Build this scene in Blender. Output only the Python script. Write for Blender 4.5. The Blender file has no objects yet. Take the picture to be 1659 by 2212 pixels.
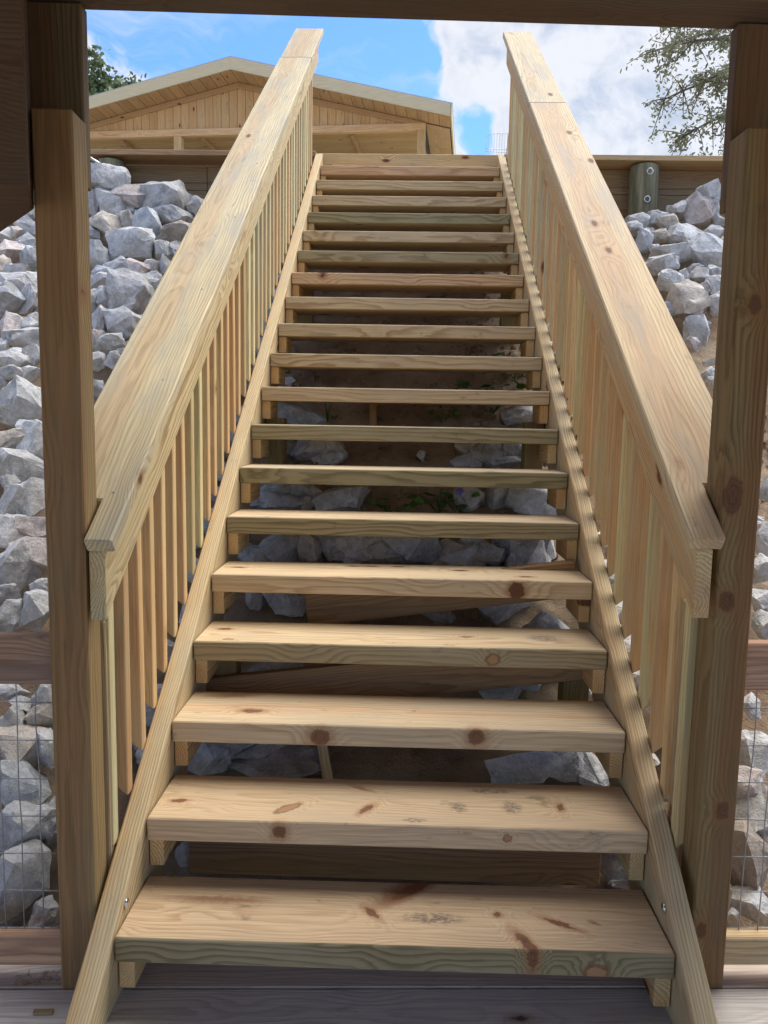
import bpy, bmesh, math, random
from mathutils import Vector, Matrix, noise as mnoise
C = bpy.context.scene.collection
rad = math.radians
random.seed(7)

# ------------------------------------------------------------------ camera
cam_d = bpy.data.cameras.new('camera'); cam = bpy.data.objects.new('camera', cam_d); C.objects.link(cam)
YAW, PITCH, ROLL = -0.02508, -0.11904, 0.01727
fwd = Vector((math.sin(YAW) * math.cos(PITCH), math.cos(YAW) * math.cos(PITCH), math.sin(PITCH)))
r0 = Vector((math.cos(YAW), -math.sin(YAW), 0)); u0 = r0.cross(fwd)
rr = r0 * math.cos(ROLL) + u0 * math.sin(ROLL); uu = u0 * math.cos(ROLL) - r0 * math.sin(ROLL)
CAM = Vector((0.0033, -1.6716, 1.2259))
mw = Matrix((rr, uu, -fwd)).transposed().to_4x4(); mw.translation = CAM
cam.matrix_world = mw
cam_d.sensor_fit = 'VERTICAL'; cam_d.sensor_height = 24.0
cam_d.lens = 24.0 * 1661.0 / 2212.0
cam_d.clip_start = 0.05; cam_d.clip_end = 3000
bpy.context.scene.camera = cam

# ------------------------------------------------------------------ light
SUN_EL, SUN_AZ = rad(60), rad(50)        # azimuth clockwise from +Y
SKY_STRENGTH = 0.085
EXPOSURE = 2.25
sd = Vector((math.sin(SUN_AZ) * math.cos(SUN_EL), math.cos(SUN_AZ) * math.cos(SUN_EL), math.sin(SUN_EL)))
sl_ = bpy.data.lights.new('sun', 'SUN'); sl_.energy = 1.25; sl_.angle = rad(50); sl_.color = (1, 0.945, 0.85)
so = bpy.data.objects.new('sun', sl_); C.objects.link(so)
so.rotation_euler = (-sd).to_track_quat('-Z', 'Y').to_euler(); so.location = (0, 0, 20)
vs = bpy.context.scene.view_settings
vs.view_transform = 'Standard'; vs.look = 'None'; vs.gamma = 1; vs.use_curve_mapping = False; vs.exposure = EXPOSURE

class NT:
    """short helper for node graphs"""
    def __init__(s, tree): s.t = tree; s.t.nodes.clear()
    def n(s, typ, **kw):
        nd = s.t.nodes.new(typ)
        for k, v in kw.items(): setattr(nd, k, v)
        return nd
    def put(s, sock, v):
        if hasattr(v, 'is_output') or isinstance(v, bpy.types.NodeSocket): s.t.links.new(v, sock)
        elif v is not None: sock.default_value = v
    def math(s, op, a, b=None, c=None, clamp=False):
        nd = s.n('ShaderNodeMath', operation=op, use_clamp=clamp)
        for i, v in enumerate((a, b, c)):
            if v is not None: s.put(nd.inputs[i], v)
        return nd.outputs[0]
    def vmath(s, op, a, b=None, scale=None):
        nd = s.n('ShaderNodeVectorMath', operation=op)
        s.put(nd.inputs[0], a)
        if b is not None: s.put(nd.inputs[1], b)
        if scale is not None: s.put(nd.inputs['Scale'], scale)
        return nd.outputs['Value'] if op in ('LENGTH', 'DOT_PRODUCT', 'DISTANCE') else nd.outputs[0]
    def noise(s, vec, scale=1, detail=2, rough=.5, dist=0.0, color=False):
        nd = s.n('ShaderNodeTexNoise')
        s.put(nd.inputs['Vector'], vec); nd.inputs['Scale'].default_value = scale
        nd.inputs['Detail'].default_value = detail; nd.inputs['Roughness'].default_value = rough
        nd.inputs['Distortion'].default_value = dist
        return nd.outputs['Color' if color else 'Fac']
    def sm(s, v, a, b, lo=0.0, hi=1.0):
        nd = s.n('ShaderNodeMapRange', interpolation_type='SMOOTHSTEP')
        s.put(nd.inputs[0], v)
        for i, q in enumerate((a, b, lo, hi)): s.put(nd.inputs[i + 1], q)
        return nd.outputs[0]
    def mix(s, f, a, b, blend='MIX'):
        nd = s.n('ShaderNodeMix', data_type='RGBA', blend_type=blend)
        s.put(nd.inputs[0], f)
        for i, v in ((6, a), (7, b)):
            if isinstance(v, tuple) and len(v) == 3: v = v + (1,)
            s.put(nd.inputs[i], v)
        return nd.outputs[2]
    def xyz(s, v):
        nd = s.n('ShaderNodeSeparateXYZ'); s.put(nd.inputs[0], v); return nd.outputs
    def vec(s, x, y, z):
        nd = s.n('ShaderNodeCombineXYZ')
        for i, v in enumerate((x, y, z)): s.put(nd.inputs[i], v)
        return nd.outputs[0]

# sky: Nishita with cumulus mixed over it, all round the dome
w = bpy.data.worlds.new('World'); bpy.context.scene.world = w; w.use_nodes = True
g = NT(w.node_tree)
sky = g.n('ShaderNodeTexSky', sky_type='NISHITA', sun_disc=False, sun_elevation=SUN_EL, sun_rotation=SUN_AZ)
sky.air_density = 1.0; sky.dust_density = 0.4; sky.ozone_density = 2.5
dr = g.n('ShaderNodeTexCoord').outputs['Generated']
warp = g.vmath('ADD', dr, g.vmath('SCALE', g.vmath('SUBTRACT', g.noise(dr, 5, 4, .55, color=True), (.5, .5, .5)), scale=.16))
fb = g.math('ADD', g.math('MULTIPLY', g.noise(g.vmath('MULTIPLY', warp, (1, 1, 1.4)), 4.2, 10, .60), .6), g.math('MULTIPLY', g.noise(warp, 15, 8, .62), .4))
def bump_at(d, s, a):
    d = Vector(d).normalized()
    q = g.vmath('DISTANCE', warp, tuple(d))
    e = g.math('POWER', 2.718, g.math('MULTIPLY', g.math('MULTIPLY', q, q), -1 / (s * s)))
    return g.math('MULTIPLY', e, a)
dens = g.math('ADD', fb, .04)
CLOUDS = [((0.185, 0.909, 0.374), 0.16, 0.14), ((0.285, 0.897, 0.337), 0.16, 0.1), ((0.103, 0.913, 0.395), 0.06, 0.1), ((-0.013, 0.926, 0.377), 0.026, 0.24), ((0.062, 0.947, 0.314), 0.024, 0.24), ((-0.311, 0.871, 0.38), 0.06, 0.03), ((-0.001, 0.913, 0.409), 0.016, 0.1), ((-0.052, 0.915, 0.4), 0.08, -0.24), ((-0.168, 0.894, 0.414), 0.14, -0.22), ((-0.265, 0.877, 0.401), 0.07, -0.12), ((0.077, 0.938, 0.338), 0.03, -0.26), ((-0.087, 0.896, 0.435), 0.1, -0.16), ((0.033, 0.914, 0.405), 0.03, -0.22), ((-0.021, 0.903, 0.429), 0.04, -0.14)]
for d, s, a in CLOUDS: dens = g.math('ADD', dens, bump_at(d, s, a))
cov = g.sm(dens, .49, .605)
shade = g.noise(g.vmath('ADD', warp, (3.1, 1.7, .4)), 9, 7, .6)
core = g.sm(dens, .56, .74)
ccol = g.mix(g.math('MULTIPLY', core, g.sm(shade, .40, .58)), (2.3, 2.32, 2.35), (1.42, 1.6, 1.88))
wisp = g.noise(g.vmath('MULTIPLY', warp, (2, 9, 22)), 1.3, 5, .6)
thin = g.math('MULTIPLY', g.sm(wisp, .46, .75), .5)
skyc = g.mix(thin, g.mix(1.0, sky.outputs[0], (.34, .49, .74), 'MULTIPLY'), (2.0, 2.15, 2.3))
bg = g.n('ShaderNodeBackground'); g.put(bg.inputs['Color'], g.mix(g.math('MULTIPLY', cov, .93), skyc, ccol)); bg.inputs['Strength'].default_value = SKY_STRENGTH
g.t.links.new(bg.outputs[0], g.n('ShaderNodeOutputWorld').inputs['Surface'])

# ------------------------------------------------------------------ materials
def mat(name):
    m = bpy.data.materials.new(name); m.use_nodes = True
    return m, NT(m.node_tree)
def finish(q, color, rough=.7, bump=None, bstr=.3, bdist=.004, spec=.3, metal=0.0, trans=0.0):
    b = q.n('ShaderNodeBsdfPrincipled')
    q.put(b.inputs['Base Color'], color); q.put(b.inputs['Roughness'], rough)
    b.inputs['Specular IOR Level'].default_value = spec; b.inputs['Metallic'].default_value = metal
    if bump is not None:
        bn = q.n('ShaderNodeBump'); bn.inputs['Strength'].default_value = bstr; bn.inputs['Distance'].default_value = bdist
        q.put(bn.inputs['Height'], bump); q.t.links.new(bn.outputs[0], b.inputs['Normal'])
    o = q.n('ShaderNodeOutputMaterial')
    if trans:
        tr = q.n('ShaderNodeBsdfTranslucent'); q.put(tr.inputs[0], color)
        mx = q.n('ShaderNodeMixShader'); mx.inputs[0].default_value = trans
        q.t.links.new(b.outputs[0], mx.inputs[1]); q.t.links.new(tr.outputs[0], mx.inputs[2]); q.t.links.new(mx.outputs[0], o.inputs[0])
    else: q.t.links.new(b.outputs[0], o.inputs[0])

def wood(name, early, late, heart, grey, greyamt, ringw=.0075, knots=1.0, contrast=1.0, dirt=.3, rough=.72, grain=.5, extra=()):
    """pine sawn out of a log: growth rings round a pith line that runs beside the board (local X is its length)"""
    m, q = mat(name)
    P = q.n('ShaderNodeTexCoord').outputs['Object']
    oi = q.n('ShaderNodeObjectInfo'); R = oi.outputs['Random']
    fr = lambda k: q.math('FRACT', q.math('MULTIPLY', R, k))
    off = q.vec(q.math('MULTIPLY', R, 91.0), q.math('MULTIPLY', fr(7.31), 57.0), q.math('MULTIPLY', fr(13.7), 33.0))
    x, y, z = q.xyz(P)
    PO = q.vmath('ADD', P, off)
    wob = q.vmath('SUBTRACT', q.noise(q.vmath('MULTIPLY', PO, (1.1, 5, 5)), 1, 3, .5, color=True), (.5, .5, .5))
    wx, wy, wz = q.xyz(wob)
    py = q.math('MULTIPLY', q.math('SUBTRACT', fr(17.3), .5), .10)
    pz = q.math('MULTIPLY_ADD', fr(41.7), -.06, -.022)
    dy = q.math('ADD', q.math('SUBTRACT', y, py), q.math('MULTIPLY', wy, .075))
    dz = q.math('ADD', q.math('SUBTRACT', z, pz), q.math('MULTIPLY', wz, .06))
    rad_ = q.vmath('LENGTH', q.vec(0.0, dy, dz))
    vo = q.n('ShaderNodeTexVoronoi', feature='F1'); vo.inputs['Scale'].default_value = 1
    q.put(vo.inputs['Vector'], q.vmath('ADD', q.vmath('MULTIPLY', P, (2.9, 7.0, 2.6)), off))
    kd = vo.outputs['Distance']
    bend = q.math('MULTIPLY', q.sm(kd, .40, .05), .022 * knots)
    marks = []
    if extra:
        PW = q.vmath('ADD', P, q.vmath('SCALE', q.vmath('SUBTRACT', q.noise(P, 55, 4, .6, color=True), (.5, .5, .5)), scale=.024))
        for ex in extra:
            mp = q.n('ShaderNodeMapping', vector_type='TEXTURE')
            q.put(mp.inputs['Vector'], PW); mp.inputs['Location'].default_value = ex[0:3]; mp.inputs['Scale'].default_value = ex[3:6]; mp.inputs['Rotation'].default_value = (0, 0, ex[6])
            d_ = q.vmath('LENGTH', mp.outputs[0]); marks.append((ex[7], d_))
            if ex[7] in 'kl': bend = q.math('ADD', bend, q.sm(d_, 3.4, .5, 0.0, .022))
    t = q.math('DIVIDE', q.math('ADD', rad_, bend), ringw)
    t = q.math('ADD', t, q.math('MULTIPLY', q.noise(q.vmath('MULTIPLY', PO, (2.5, 30, 30)), 1, 3, .6), 1.6))
    v = q.math('FRACT', t)
    lw = q.math('MULTIPLY', q.sm(v, .30, .86), q.sm(v, 1.0, .90))
    ringamp = q.sm(q.noise(q.vmath('MULTIPLY', PO, (1.2, 9, 9)), 1, 2), .3, .7, .45, 1.0)
    fib = q.noise(q.vmath('MULTIPLY', PO, (5, 260, 260)), 1, 3, .6)
    hm = q.sm(q.math('ADD', rad_, q.math('MULTIPLY', wx, .05)), .045, .075, 1.0, 0.0)
    base = q.mix(hm, early, heart)
    col = q.mix(q.math('MULTIPLY', q.math('MULTIPLY', lw, ringamp), .82 * contrast, clamp=True), base, late)
    col = q.mix(grain, col, q.mix(q.sm(fib, .25, .75), (.62, .6, .58), (1.22, 1.22, 1.22)), 'MULTIPLY')
    # treated-green sapwood along the front edge of some treads (object colour alpha)
    gm = q.math('MULTIPLY', q.sm(q.math('ADD', y, q.math('MULTIPLY', wy, .02)), -.117, -.1245), oi.outputs['Alpha'])
    col = q.mix(gm, col, q.mix(lw, (.27, .245, .145), (.15, .135, .075)))
    blot = q.noise(q.vmath('MULTIPLY', PO, (2.0, 9, 9)), 1, 5, .62)
    col = q.mix(q.math('MULTIPLY', q.sm(blot, .46, .68), greyamt), col, grey)
    # dull handling marks
    dn = q.noise(q.vmath('MULTIPLY', PO, (7, 14, 14)), 1, 6, .7)
    col = q.mix(q.math('MULTIPLY', q.sm(dn, .60, .72), dirt), col, (.10, .075, .055))
    if knots:
        kj = q.math('ADD', kd, q.math('MULTIPLY', q.math('SUBTRACT', q.noise(PO, 90, 2), .5), .05))
        col = q.mix(q.sm(kj, .15, .085, 0, .5), col, (.26, .12, .045))
        col = q.mix(q.sm(kj, .095, .07, 0, .92), col, (.115, .045, .022))
        col = q.mix(q.sm(kj, .03, .012, 0, .8), col, (.03, .014, .009))
    for kind, d_ in marks:
        if kind == 'k':
            col = q.mix(q.sm(d_, 2.2, .9, 0, .55), col, (.33, .17, .075))
            rr_ = q.math('FRACT', q.math('MULTIPLY', d_, 2.6))
            col = q.mix(q.sm(d_, 1.12, .72, 0, .88), col, q.mix(rr_, (.12, .05, .028), (.21, .10, .055)))
        elif kind == 'l':
            col = q.mix(q.sm(d_, 1.5, 1.0, 0, .8), col, (.19, .10, .05))
            col = q.mix(q.sm(d_, .95, .75, 0, .9), col, (.40, .24, .14))
        elif kind == 's':
            sn = q.noise(q.vmath('MULTIPLY', P, (60, 140, 60)), 1, 4, .65)
            col = q.mix(q.math('MULTIPLY', q.sm(d_, 1.1, .3, 0, .85), q.sm(sn, .36, .58)), col, (.15, .125, .11))
        elif kind == 'r':
            col = q.mix(q.sm(d_, 1.3, .2, 0, .75), col, (.24, .11, .055))
    col = q.mix(1.0, col, oi.outputs['Color'], 'MULTIPLY')
    h = q.math('ADD', q.math('MULTIPLY', fib, .5), q.math('MULTIPLY', lw, .35))
    finish(q, col, rough, h, .35, .0016, .28)
    return m
W_NEW = wood('pine_new', (.62, .505, .31), (.35, .235, .115), (.58, .41, .225), (.40, .365, .28), .4, contrast=1.15)
W_TOP = wood('pine_tread', (.61, .505, .355), (.36, .25, .145), (.61, .435, .29), (.44, .39, .31), .35, ringw=.0105, dirt=.5, contrast=1.1)
W_BAL = wood('pine_baluster', (.73, .605, .36), (.46, .34, .19), (.53, .375, .21), (.43, .43, .30), .4, knots=.5, dirt=.10)
W_CAP = wood('pine_cap', (.60, .505, .32), (.39, .29, .165), (.53, .395, .24), (.36, .335, .28), .6, dirt=.35, ringw=.010)
W_POST = wood('pine_post', (.34, .245, .125), (.19, .115, .05), (.31, .175, .085), (.22, .17, .11), .4, ringw=.012)
W_RAIL = wood('pine_reddish', (.40, .25, .16), (.20, .11, .07), (.36, .20, .125), (.24, .19, .16), .4, ringw=.008)
W_DECK = wood('deck_weathered', (.64, .59, .53), (.43, .39, .35), (.60, .54, .48), (.54, .51, .47), .6, ringw=.008, knots=.7, dirt=.35, rough=.82)
PI4 = math.pi / 4
def tread_wood(n, extra):
    return wood('pine_tread_' + n, (.62, .505, .345), (.42, .29, .17), (.61, .43, .28), (.44, .39, .31), .35, ringw=.0075 if n in ('lowest', 'second') else .0095, dirt=.5, contrast=.75 if n in ('lowest', 'second') else 1.0, extra=extra)
W_T = {
 0: tread_wood('lowest', [(.055, .100, .032, .085, .017, .05, .72, 'k'), (-.055, -.005, .032, .030, .010, .03, -.85, 'k'), (.02, .085, .032, .11, .04, .04, .7, 'r'), (.32, -.108, .02, .055, .014, .04, -1.1, 'k'), (.26, .002, .032, .012, .008, .02, 0, 'k'), (.412, -.026, .032, .045, .008, .02, -.5, 'k'), (.497, -.019, .032, .018, .008, .02, -.6, 'r'), (.478, -.1265, -.022, .026, .02, .018, 0, 'l'), (.10, -.02, .032, .10, .03, .02, 0, 's'), (-.45, .03, .032, .16, .018, .02, 0, 'r')]),
 1: tread_wood('second', [(-.6, -.029, .032, .022, .009, .03, .1, 'k'), (-.295, -.054, .032, .036, .013, .03, .75, 'l'), (-.082, -.049, .032, .030, .011, .03, .95, 'k'), (.171, -.026, .032, .030, .035, .02, 0, 's'), (.318, -.018, .032, .036, .045, .02, 0, 's'), (.27, .073, .032, .085, .018, .02, 0, 's'), (.453, -.01, .032, .010, .022, .02, 0, 'k'), (-.1, .07, .032, .05, .012, .02, -.5, 'r'), (.05, -.10, .032, .04, .012, .02, 0, 's'), (-.307, -.1265, .004, .019, .02, .019, 0, 'k'), (.292, -.1265, .004, .010, .02, .009, 0, 'l')]),
 2: tread_wood('third', [(-.443, -.032, .032, .034, .015, .02, 0, 'k'), (-.534, .092, .032, .10, .025, .03, .1, 'r'), (-.225, -.1265, -.006, .030, .012, .026, 0, 'k'), (.23, -.1265, .006, .026, .02, .024, 0, 'k'), (.05, 0, .032, .010, .010, .01, 0, 's')]),
 3: tread_wood('fourth', [(-.592, .024, .032, .024, .012, .02, 0, 'k'), (-.552, -.095, .032, .016, .008, .02, 0, 'l'), (.223, -.006, .032, .018, .008, .02, 0, 'k'), (.298, -.1265, -.006, .020, .02, .017, 0, 'l'), (.48, .0, .032, .07, .05, .02, 0, 's')]),
 4: tread_wood('fifth', [(-.594, .002, .032, .028, .010, .02, 0, 'k'), (-.115, .076, .032, .034, .012, .02, 0, 'k'), (-.011, .079, .032, .026, .010, .02, 0, 'k'), (.461, .079, .032, .02, .010, .02, 0, 'k'), (.44, -.059, .032, .026, .012, .02, 0, 'k')]),
}
W_RPOST = wood('pine_post_knotty', (.36, .255, .125), (.20, .12, .05), (.33, .185, .085), (.22, .17, .11), .4, ringw=.012, extra=[(.063, -.0445, .017, .026, .03, .020, 0, 'k'), (.316, -.0445, .02, .050, .03, .024, 0, 'k'), (-.459, -.0445, -.009, .024, .03, .018, 0, 'k'), (-.774, -.0445, .022, .024, .03, .014, 0, 'k'), (.75, -.0445, .0, .024, .03, .016, 0, 'k')])
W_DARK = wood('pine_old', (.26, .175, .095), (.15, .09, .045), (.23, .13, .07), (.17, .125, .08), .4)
W_WALL = wood('wall_timber', (.30, .215, .125), (.19, .125, .065), (.27, .17, .10), (.20, .165, .11), .5, ringw=.01)
W_HOUSE = wood('siding_pine', (.64, .48, .29), (.46, .31, .165), (.60, .42, .24), (.52, .41, .27), .4, ringw=.011)
W_FASC = wood('fascia_pine', (.66, .57, .38), (.57, .48, .30), (.63, .53, .34), (.58, .51, .36), .4, knots=0, contrast=.5, dirt=.1)

def pile_mat():
    m, q = mat('treated_pile')
    P = q.n('ShaderNodeTexCoord').outputs['Object']
    n1 = q.noise(q.vmath('MULTIPLY', P, (22, 22, 2.5)), 1, 5, .6)
    n2 = q.noise(q.vmath('MULTIPLY', P, (120, 120, 7)), 1, 3, .6)
    col = q.mix(q.sm(n1, .35, .7), (.13, .125, .075), (.28, .255, .155))
    col = q.mix(q.sm(n2, .55, .75, 0, .5), col, (.07, .06, .035))
    finish(q, col, .8, n2, .5, .004)
    return m
M_PILE = pile_mat()

def rock_mat():
    m, q = mat('granite')
    P = q.n('ShaderNodeTexCoord').outputs['Object']
    oi = q.n('ShaderNodeObjectInfo'); R = oi.outputs['Random']
    PO = q.vmath('ADD', P, q.vec(q.math('MULTIPLY', R, 71.0), q.math('MULTIPLY', R, 39.0), 0.0))
    a = q.noise(PO, 16, 7, .72); b = q.noise(PO, 48, 5, .7); c = q.noise(PO, 170, 3, .7); d = q.noise(PO, 6, 3, .5)
    col = q.mix(q.sm(a, .32, .68), (.36, .36, .355), (.66, .655, .645))
    col = q.mix(q.sm(b, .52, .70, 0, .75), col, (.74, .725, .70))
    col = q.mix(q.sm(b, .45, .28, 0, .6), col, (.26, .258, .25))
    col = q.mix(q.sm(c, .58, .72, 0, .6), col, (.17, .167, .16))
    col = q.mix(q.sm(c, .42, .28, 0, .5), col, (.76, .75, .73))
    col = q.mix(q.sm(d, .56, .72, 0, .45), col, (.40, .33, .25))
    geo = q.n('ShaderNodeNewGeometry')
    col = q.mix(q.sm(geo.outputs['Pointiness'], .53, .62, 0, .5), col, (.72, .715, .70))
    col = q.mix(1.0, col, oi.outputs['Color'], 'MULTIPLY')
    h = q.math('ADD', q.math('MULTIPLY', a, 1.2), q.math('ADD', q.math('MULTIPLY', b, .7), q.math('MULTIPLY', c, .22)))
    finish(q, col, .86, h, .85, .016, .2)
    return m
M_ROCK = rock_mat()

def dirt_mat():
    m, q = mat('sandy_clay')
    P = q.n('ShaderNodeTexCoord').outputs['Object']
    a = q.noise(P, 2.2, 5, .6); b = q.noise(P, 26, 6, .7); c = q.noise(P, 130, 3, .7)
    col = q.mix(q.sm(a, .35, .65), (.27, .18, .115), (.44, .34, .23))
    col = q.mix(q.sm(b, .42, .26, 0, .6), col, (.075, .045, .028))
    col = q.mix(q.sm(c, .60, .75, 0, .5), col, (.50, .42, .32))
    finish(q, col, .95, q.math('ADD', b, q.math('MULTIPLY', c, .35)), .9, .03, .1)
    return m
M_DIRT = dirt_mat()
def simple(name, c1, c2, scale=8, rough=.8, metal=0.0, bstr=.3, spec=.3, trans=0.0):
    m, q = mat(name)
    P = q.n('ShaderNodeTexCoord').outputs['Object']; oi = q.n('ShaderNodeObjectInfo')
    nn = q.noise(P, scale, 5, .6)
    col = q.mix(q.sm(nn, .3, .7), c1, c2)
    col = q.mix(1.0, col, oi.outputs['Color'], 'MULTIPLY')
    finish(q, col, rough, nn, bstr, .003, spec, metal, trans)
    return m
M_GALV = simple('galvanised_steel', (.42, .43, .45), (.62, .63, .65), 40, .38, .9)
M_WIRE = simple('galvanised_wire', (.30, .31, .32), (.45, .46, .47), 30, .5, .6)
M_BRIGHT = simple('zinc_bolt', (.55, .56, .58), (.75, .76, .78), 30, .25, 1.0)
M_LAND = simple('bounce_sand', (.32, .29, .20), (.46, .40, .30), 1.5, .95)  # pale sand tone, brightened so the unseen ground bounces more light
M_LEAF = simple('oak_leaf', (.17, .185, .11), (.30, .31, .20), 5, .6, trans=.3)
M_LEAF2 = simple('tree_leaf', (.085, .125, .06), (.19, .24, .12), 3, .6, trans=.25)
M_WEED = simple('weed_leaf', (.04, .12, .02), (.11, .24, .045), 20, .55, trans=.35)
M_BARK = simple('bark', (.09, .075, .06), (.2, .17, .14), 14, .9, bstr=.8)
M_ROOF = simple('metal_roof', (.36, .37, .36), (.44, .45, .44), 3, .5, .2)
M_FLOWER = simple('flower_petal', (.14, .13, .5), (.22, .18, .62), 20, .6)
M_GRID = simple('dish_grid', (.5, .51, .53), (.6, .61, .63), 20, .4, .4)

# ------------------------------------------------------------------ builders
def link(name, me, m, parent=None, mw_=None, tint=None):
    o = bpy.data.objects.new(name, me); C.objects.link(o)
    if m and not me.materials: me.materials.append(m)
    if mw_ is not None: o.matrix_world = mw_
    if parent is not None:
        o.parent = parent
        o.matrix_parent_inverse = Matrix.Identity(4)
        o.matrix_basis = PARW[parent.name].inverted() @ (mw_ if mw_ is not None else Matrix.Identity(4))
    PARW[o.name] = mw_.copy() if mw_ is not None else Matrix.Identity(4)
    if tint: o.color = tint if len(tint) == 4 else tuple(tint) + (0.0,)
    else: o.color = (1, 1, 1, 0)
    return o
PARW = {}
def thing(name, label, cat, loc=(0, 0, 0), group=None):
    o = bpy.data.objects.new(name, None); C.objects.link(o); o.location = loc
    o.empty_display_size = .1
    PARW[o.name] = Matrix.Translation(loc)
    o['label'] = label; o['category'] = cat
    if group: o['group'] = group
    return o
def tag(o, label, cat, group=None):
    o['label'] = label; o['category'] = cat
    if group: o['group'] = group
    return o
def bm_mesh(bm, name='mesh', smooth=False):
    me = bpy.data.meshes.new(name); bm.normal_update(); bm.to_mesh(me); bm.free()
    if smooth:
        for p in me.polygons: p.use_smooth = True
    return me
def bevel_all(bm, w_):
    if w_: bmesh.ops.bevel(bm, geom=list(bm.edges), offset=w_, offset_type='OFFSET', segments=1, profile=.5, affect='EDGES')
def prism_bm(outline, t, bev=.003):
    """polygon in local XY pushed along local Z, centred on z = 0"""
    bm = bmesh.new()
    a = [bm.verts.new((x, y, -t / 2)) for x, y in outline]; b = [bm.verts.new((x, y, t / 2)) for x, y in outline]
    n = len(a); bm.faces.new(a[::-1]); bm.faces.new(b)
    for i in range(n): bm.faces.new((a[i], a[(i + 1) % n], b[(i + 1) % n], b[i]))
    bmesh.ops.recalc_face_normals(bm, faces=bm.faces)
    bevel_all(bm, bev)
    return bm
def frame(o, x, y):
    x = Vector(x).normalized(); z = x.cross(Vector(y)).normalized(); y = z.cross(x)
    m = Matrix((x, y, z)).transposed().to_4x4(); m.translation = Vector(o); return m
MESHES = {}
def board(name, c, x, y, L, Wd, T, m, parent=None, bev=.0025, tint=None):
    """a sawn board: centre, length axis, width axis"""
    key = (round(L, 4), round(Wd, 4), round(T, 4), bev, m.name)
    if key not in MESHES:
        MESHES[key] = bm_mesh(prism_bm([(-L / 2, -Wd / 2), (L / 2, -Wd / 2), (L / 2, Wd / 2), (-L / 2, Wd / 2)], T, bev), name)
    return link(name, MESHES[key], m, parent, frame(c, x, y), tint)
def tvar(a=.08, hue=.04, alpha=0.0, base=(1, 1, 1)):
    k = 1 + random.uniform(-a, a); h = random.uniform(-hue, hue)
    return (base[0] * k * (1 + h), base[1] * k, base[2] * k * (1 - h * 1.5), alpha)
def tube(pts, r, seg=6, cap=True):
    bm = bmesh.new(); rings = []
    pts = [Vector(p) for p in pts]
    for i, p in enumerate(pts):
        d = (pts[min(i + 1, len(pts) - 1)] - pts[max(i - 1, 0)]).normalized()
        a = d.cross(Vector((0, 0, 1)) if abs(d.z) < .9 else Vector((1, 0, 0))).normalized(); b = d.cross(a)
        ri = r[i] if isinstance(r, (list, tuple)) else r
        rings.append([bm.verts.new(p + (a * math.cos(2 * math.pi * k / seg) + b * math.sin(2 * math.pi * k / seg)) * ri) for k in range(seg)])
    for A, B in zip(rings, rings[1:]):
        for k in range(seg): bm.faces.new((A[k], A[(k + 1) % seg], B[(k + 1) % seg], B[k]))
    if cap: bm.faces.new(rings[0][::-1]); bm.faces.new(rings[-1])
    bmesh.ops.recalc_face_normals(bm, faces=bm.faces)
    return bm
def torus_bm(R, r, arc=2 * math.pi, n=20, seg=7):
    return tube([(R * math.cos(arc * i / n), R * math.sin(arc * i / n), 0) for i in range(n + 1)], r, seg)

SL = .17117 / .23577; RISE, RUN = .17117, .23577
ANG = math.atan(SL); SV = Vector((0, math.cos(ANG), math.sin(ANG))); NV = Vector((0, -math.sin(ANG), math.cos(ANG)))
DECK_Z = -.18
DL = .05                                   # the deck and its posts stand turned 0.05 rad to the flight
DU = Vector((math.cos(DL), math.sin(DL), 0)); DV = Vector((-math.sin(DL), math.cos(DL), 0))
V0 = .0905
def dk(a, v, z): return DU * a + DV * v + Vector((0, 0, z))      # deck frame to world
def du_of(p): return Vector(p).dot(DU)

# ------------------------------------------------------------------ ground
def slope_z(x, y):
    return SL * y - .58
def hills(name, xs, ys, zf, m):
    bm = bmesh.new(); rows = []
    for y in ys: rows.append([bm.verts.new((x, y, zf(x, y))) for x in xs])
    for A, B in zip(rows, rows[1:]):
        for i in range(len(A) - 1): bm.faces.new((A[i], A[i + 1], B[i + 1], B[i]))
    o = link(name, bm_mesh(bm, name, True), m); o['kind'] = 'structure'; return o
def steps(*segs):
    out = []
    for a, b, n in segs: out += [a + (b - a) * i / n for i in range(n)]
    return out + [segs[-1][1]]
def zs(x, y):
    p = Vector((x, y, 0))
    k = mnoise.fractal(p * 3.1, 1.0, 2.0, 5, noise_basis='PERLIN_ORIGINAL') * .045 + mnoise.fractal(p * 16, .9, 2.0, 3, noise_basis='PERLIN_ORIGINAL') * .024
    if abs(x) < .95: k += -.07 * math.cos(x / .95 * 1.57) + (.09 * max(0, min(1, (y - 1.5) / .6)))
    if abs(x) > 6: k += .3 * mnoise.noise(p * .3)
    return max(slope_z(x, y), -.52) + k
hills('slope', steps((-60, -8, 10), (-8, -3, 14), (-3, -.9, 52), (-.9, .9, 80), (.9, 3, 52), (3, 8, 14), (8, 60, 10)), steps((.16, 4.7, 200)), zs, M_DIRT)
hills('upper_ground', steps((-900, -40, 8), (-40, 40, 40), (40, 900, 8)), steps((4.62, 40, 24), (40, 1500, 8)), lambda x, y: 3.06 + .05 * mnoise.noise(Vector((x * .4, y * .4, 0))) - .02 * max(0, y - 40) * .05, M_LAND)
hills('lower_ground', steps((-900, -30, 8), (-30, 30, 12), (30, 900, 8)), steps((-900, -30, 8), (-30, .3, 12)), lambda x, y: -.62, M_LAND)

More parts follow.
